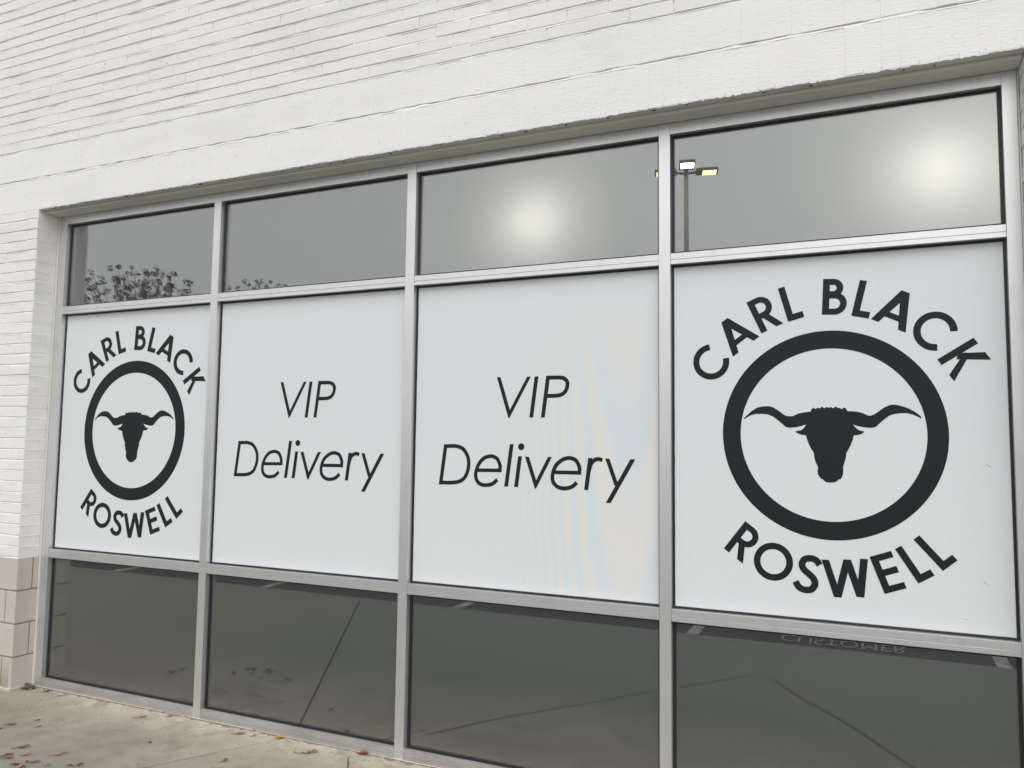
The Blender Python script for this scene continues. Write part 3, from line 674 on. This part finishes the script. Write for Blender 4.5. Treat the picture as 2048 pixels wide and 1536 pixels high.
# ------------------------------------------------------------------ fallen leaves
leafm = {}
def leafmat(col):
    if col not in leafm: leafm[col] = simple('leaf_%d' % len(leafm), col, .65, var=.35, vs=60, bmp=.0015, bs=120)
    return leafm[col]
BR, RD, TN, DK, PL, OR, GY_ = (.14, .07, .045), (.32, .12, .08), (.24, .16, .095), (.06, .04, .03), (.50, .47, .36), (.50, .20, .05), (.22, .17, .12)
def leaf(x, y, L_, wd, rot, curl, col, label, lobes=0, tilt=0):
    bm = bmesh.new(); n = 12; rows = []
    for i in range(n + 1):
        t = i / n; ww = wd * (math.sin(math.pi * min(1, t * .92 + .04)) ** .8)
        if lobes: ww *= 1 + .45 * math.sin(t * lobes * 2 * math.pi)
        px = (t - .5) * L_; lift = curl * L_ * (.55 * (1.1 * t - .35) ** 2 + .10 * math.sin(t * 9 + L_ * 300)) + .0015
        row = []
        for j in (-1, -.5, 0, .5, 1):
            row.append(bm.verts.new((px + rnd(-.001, .001), j * ww / 2, lift + abs(j) ** 1.5 * ww * (.25 + curl * .6) + rnd(0, .0008))))
        rows.append(row)
    for i in range(n):
        for j in range(4): bm.faces.new((rows[i][j], rows[i][j + 1], rows[i + 1][j + 1], rows[i + 1][j]))
    # stalk
    a = Vector((-L_ / 2, 0, curl * L_ * .1 + .001)); r = .0009
    for k in range(4):
        p0 = a + Vector((-L_ * .09 * k, L_ * .03 * k * k, -.0008 * k)); p1 = a + Vector((-L_ * .09 * (k + 1), L_ * .03 * (k + 1) ** 2, -.0008 * (k + 1)))
        q = [bm.verts.new(p0 + Vector((0, s, u))) for s, u in ((-r, 0), (r, 0), (0, 2 * r))] + [bm.verts.new(p1 + Vector((0, s, u))) for s, u in ((-r, 0), (r, 0), (0, 2 * r))]
        for c_ in ((0, 1, 4, 3), (1, 2, 5, 4), (2, 0, 3, 5)): bm.faces.new([q[i] for i in c_])
    zmin = min(v.co.z for v in bm.verts)
    bmesh.ops.translate(bm, verts=bm.verts, vec=(0, 0, -zmin + .0006))
    o = link('leaf', bm, leafmat(col), smooth=True); sm = o.modifiers.new('thick', 'SOLIDIFY'); sm.thickness = .0004
    o.location = (x, y, .0006); o.rotation_euler = (R(tilt), 0, R(rot)); tag(o, label, 'leaf', 'dead leaves on the concrete'); return o
LV = [(-.004, -.045, .055, .034, 70, .5, BR, 'brown crumpled leaf standing highest in the corner where pier meets sill', 0, 25),
 (.030, -.075, .06, .03, 20, .3, BR, 'brown curled leaf lying flat in the corner between pier and sill', 2),
 (.055, -.040, .05, .028, 130, .3, (.12, .055, .035), 'dark reddish leaf at the corner end of the sill', 0),
 (.192, -.050, .040, .012, 55, .45, DK, 'thin dark curled leaf just right of the corner pile', 2),
 (.330, -.064, .036, .018, 15, .05, PL, 'pale cream oval leaf near the left end of the sill', 0),
 (.549, -.512, .060, .018, 32, .2, GY_, 'narrow grey brown leaf with a light edge near the left edge of the picture', 0),
 (.560, -.590, .055, .008, 60, .5, DK, 'dark hooked stalk cut by the left edge of the picture', 0),
 (.600, -.388, .016, .012, 15, .1, PL, 'tiny pale leaf scrap above two small dark leaves', 0),
 (.622, -.410, .026, .009, 40, .2, DK, 'small dark leaf below the tiny pale scrap, upper of two', 0),
 (.719, -.471, .032, .009, 50, .2, DK, 'small dark leaf, lower of the two below the pale scrap', 0),
 (.921, -.695, .066, .018, 52, .25, (.18, .09, .06), 'long reddish brown leaf in the lower left with a pointed tip', 0),
 (.950, -.792, .056, .014, 58, .3, BR, 'narrow brown leaf, upper of an overlapping pair at lower left', 0),
 (.985, -.818, .060, .017, 30, .2, (.22, .10, .06), 'brown leaf, lower of an overlapping pair at lower left', 0),
 (1.034, -.754, .050, .010, 36, .5, TN, 'thin tan leaf bent up at both ends', 0),
 (1.174, -.679, .070, .012, 48, .4, (.26, .14, .09), 'long thin tan leaf with a raised right tip at the bottom', 0),
 (1.110, -.800, .030, .018, 10, .2, (.38, .17, .12), 'small bright pinkish red leaf near the bottom edge', 0),
 (1.150, -.795, .050, .012, 50, .3, (.13, .11, .06), 'olive brown leaf touching the small pinkish red one', 0),
 (1.090, -.850, .046, .030, 20, .15, (.29, .14, .09), 'orange red leaf at the bottom left edge of the picture', 2),
 (1.145, -.855, .034, .026, 80, .2, (.36, .19, .13), 'faded orange red leaf right of the larger orange red one', 0),
 (1.236, -.791, .032, .008, 40, .3, (.24, .17, .11), 'tiny pale brown scrap on the bottom edge', 0),
 (1.337, -.749, .034, .010, 20, .3, DK, 'small dark leaf on the bottom edge, left of a tan edged one', 0),
 (1.372, -.722, .030, .016, 70, .3, (.10, .08, .05), 'small tan edged dark leaf on the bottom edge', 0),
 (1.087, -.124, .062, .014, 40, .2, (.24, .13, .08), 'split tan brown leaf on pale concrete below the first window bay', 3),
 (1.216, -.042, .034, .016, 25, .2, (.36, .15, .08), 'small orange brown leaf against the sill left of the first mullion', 0),
 (1.439, -.375, .018, .010, 25, .3, DK, 'tiny black crumb of leaf on bare concrete', 0),
 (1.761, -.077, .058, .013, 38, .2, (.26, .11, .07), 'slim red brown leaf lying left of the slab joint near the sill', 0),
 (1.850, -.065, .024, .010, 60, .4, (.16, .12, .08), 'tiny twisted leaf just right of the slim red brown one', 0),
 (1.954, -.383, .030, .018, 80, .5, (.22, .11, .06), 'small curled brown leaf beside the slab joint', 0),
 (1.990, -.034, .042, .026, 20, .18, OR, 'bright orange leaf piece at the wall end of the slab joint', 0),
 (2.259, -.123, .090, .020, 40, .25, GY_, 'large crooked grey brown leaf between the slab joint and the crack', 3),
 (2.507, -.017, .050, .034, 25, .15, (.27, .10, .07), 'round dark red leaf against the sill left of the second mullion', 0)]
for l in LV: leaf(*l)
bm = bmesh.new(); bmesh.ops.create_cone(bm, segments=6, radius1=.0008, radius2=.0008, depth=.055, cap_ends=True, matrix=Matrix.Rotation(R(90), 4, 'Y'))
o = link('straw', bm, leafmat(PL)); o.location = (1.647, -.107, .002); o.rotation_euler = (0, 0, R(75)); tag(o, 'pale straw lying on the concrete below the second window bay', 'straw')

# ------------------------------------------------------------------ things seen mirrored in the panes
def tube(bm, a, b, r0, r1, n=8):
    a, b = Vector(a), Vector(b); d = (b - a).normalized(); u = d.orthogonal().normalized(); v = d.cross(u)
    A = [bm.verts.new(a + (u * math.cos(t) + v * math.sin(t)) * r0) for t in [2 * math.pi * i / n for i in range(n)]]
    B = [bm.verts.new(b + (u * math.cos(t) + v * math.sin(t)) * r1) for t in [2 * math.pi * i / n for i in range(n)]]
    for i in range(n): j = (i + 1) % n; bm.faces.new((A[i], A[j], B[j], B[i]))
    bm.faces.new(B); bm.faces.new(A[::-1])
pl = thing('parking_light', 'tall parking lot light pole with three lit heads, mirrored in the top right pane', 'street lamp', (1.49, -12.93, -.022), rotz=R(-14))
PH = 7.40
bm = bmesh.new(); tube(bm, (0, 0, .5), (0, 0, PH + .1), .065, .05, 12); link('pole', bm, M['polemetal'], pl, True)
bm = bmesh.new(); tube(bm, (0, 0, 0), (0, 0, .6), .28, .28, 20); link('base', bm, M['footing'], pl)
for k in range(3):
    a = R(90 * k); d = Vector((math.cos(a), math.sin(a), 0)); e = Vector((-d.y, d.x, 0))
    bm = bmesh.new(); tube(bm, (0, 0, PH), d * .22 + Vector((0, 0, PH + .03)), .03, .03)
    hb = bmesh.new(); box(hb, .2, .66, -.16, .16, -.03, .035); bmesh.ops.rotate(hb, verts=hb.verts, cent=(0, 0, 0), matrix=Matrix.Rotation(R(-1), 3, 'Y'))
    bmesh.ops.rotate(hb, verts=hb.verts, cent=(0, 0, 0), matrix=Matrix.Rotation(a, 3, 'Z')); bmesh.ops.translate(hb, verts=hb.verts, vec=(0, 0, PH + .03))
    h = link('lamp_head', hb, M['polemetal'], pl); bevel(h, .01)
    link('arm', bm, M['polemetal'], pl)
    lb = bmesh.new(); box(lb, .34, .62, -.135, .135, -.036, -.031); bmesh.ops.rotate(lb, verts=lb.verts, cent=(0, 0, 0), matrix=Matrix.Rotation(R(-1), 3, 'Y'))
    bmesh.ops.rotate(lb, verts=lb.verts, cent=(0, 0, 0), matrix=Matrix.Rotation(a, 3, 'Z')); bmesh.ops.translate(lb, verts=lb.verts, vec=(0, 0, PH + .03))
    link('led_panel', lb, M['led_white'] if k == 1 else M['led'], h)
def tree(x, y, top, spread, label, seed):
    random.seed(seed)
    t = thing('small_tree', label, 'tree', (x, y, -.022), 'small trees mirrored in the top left panes')
    tb = bmesh.new(); cb = bmesh.new(); fork = top * .34
    for q in range(3): tube(tb, (rnd(-.05, .05), rnd(-.05, .05), 0), (rnd(-.2, .2), rnd(-.2, .2), fork), .055, .04)
    for i in range(int(60 * spread)):
        a = rnd(0, 2 * math.pi); rr = spread * math.sqrt(random.random()); ex = rr * math.cos(a); ey = rr * math.sin(a)
        hz = top * (1 - .07 * (rr / spread) ** 2) * (1 - .17 * random.random() ** 1.6)
        p0 = Vector((ex * .1, ey * .1, fork)); p1 = Vector((ex * .55, ey * .55, fork + (hz - fork) * .5)); p2 = Vector((ex, ey, hz))
        tube(tb, p0, p1, .016, .010, 5); tube(tb, p1, p2, .010, .003, 5)
        for c_ in range(random.choice((1, 2, 3, 3))):
            f = 1 - c_ * rnd(.10, .22); cen = p1.lerp(p2, max(0, f)) + Vector((rnd(-.06, .06), rnd(-.06, .06), 0)); cr = rnd(.05, .12)
            for l in range(int(16 + cr * 120)):
                d = Vector((random.gauss(0, 1), random.gauss(0, 1), random.gauss(0, 1.2))).normalized() * cr * random.random() ** .4
                s = rnd(.016, .032); u = Vector((random.gauss(0, 1), random.gauss(0, 1), random.gauss(0, 1))).normalized(); v = u.orthogonal().normalized()
                q = cen + d; f4 = [cb.verts.new(q + u * s * 1.5), cb.verts.new(q + v * s * .7), cb.verts.new(q - u * s * 1.2), cb.verts.new(q - v * s * .7)]; cb.faces.new(f4)
    link('trunk', tb, M['bark'], t); link('crown', cb, M['foliage'], t)
tree(-14.0, -12.6, 6.50, 1.85, 'small tree with clumped autumn leaves, mirrored in the top left pane', 5)
tree(-11.4, -14.5, 6.32, 1.3, 'smaller sparse tree, mirrored low in the second top pane from the left', 9)
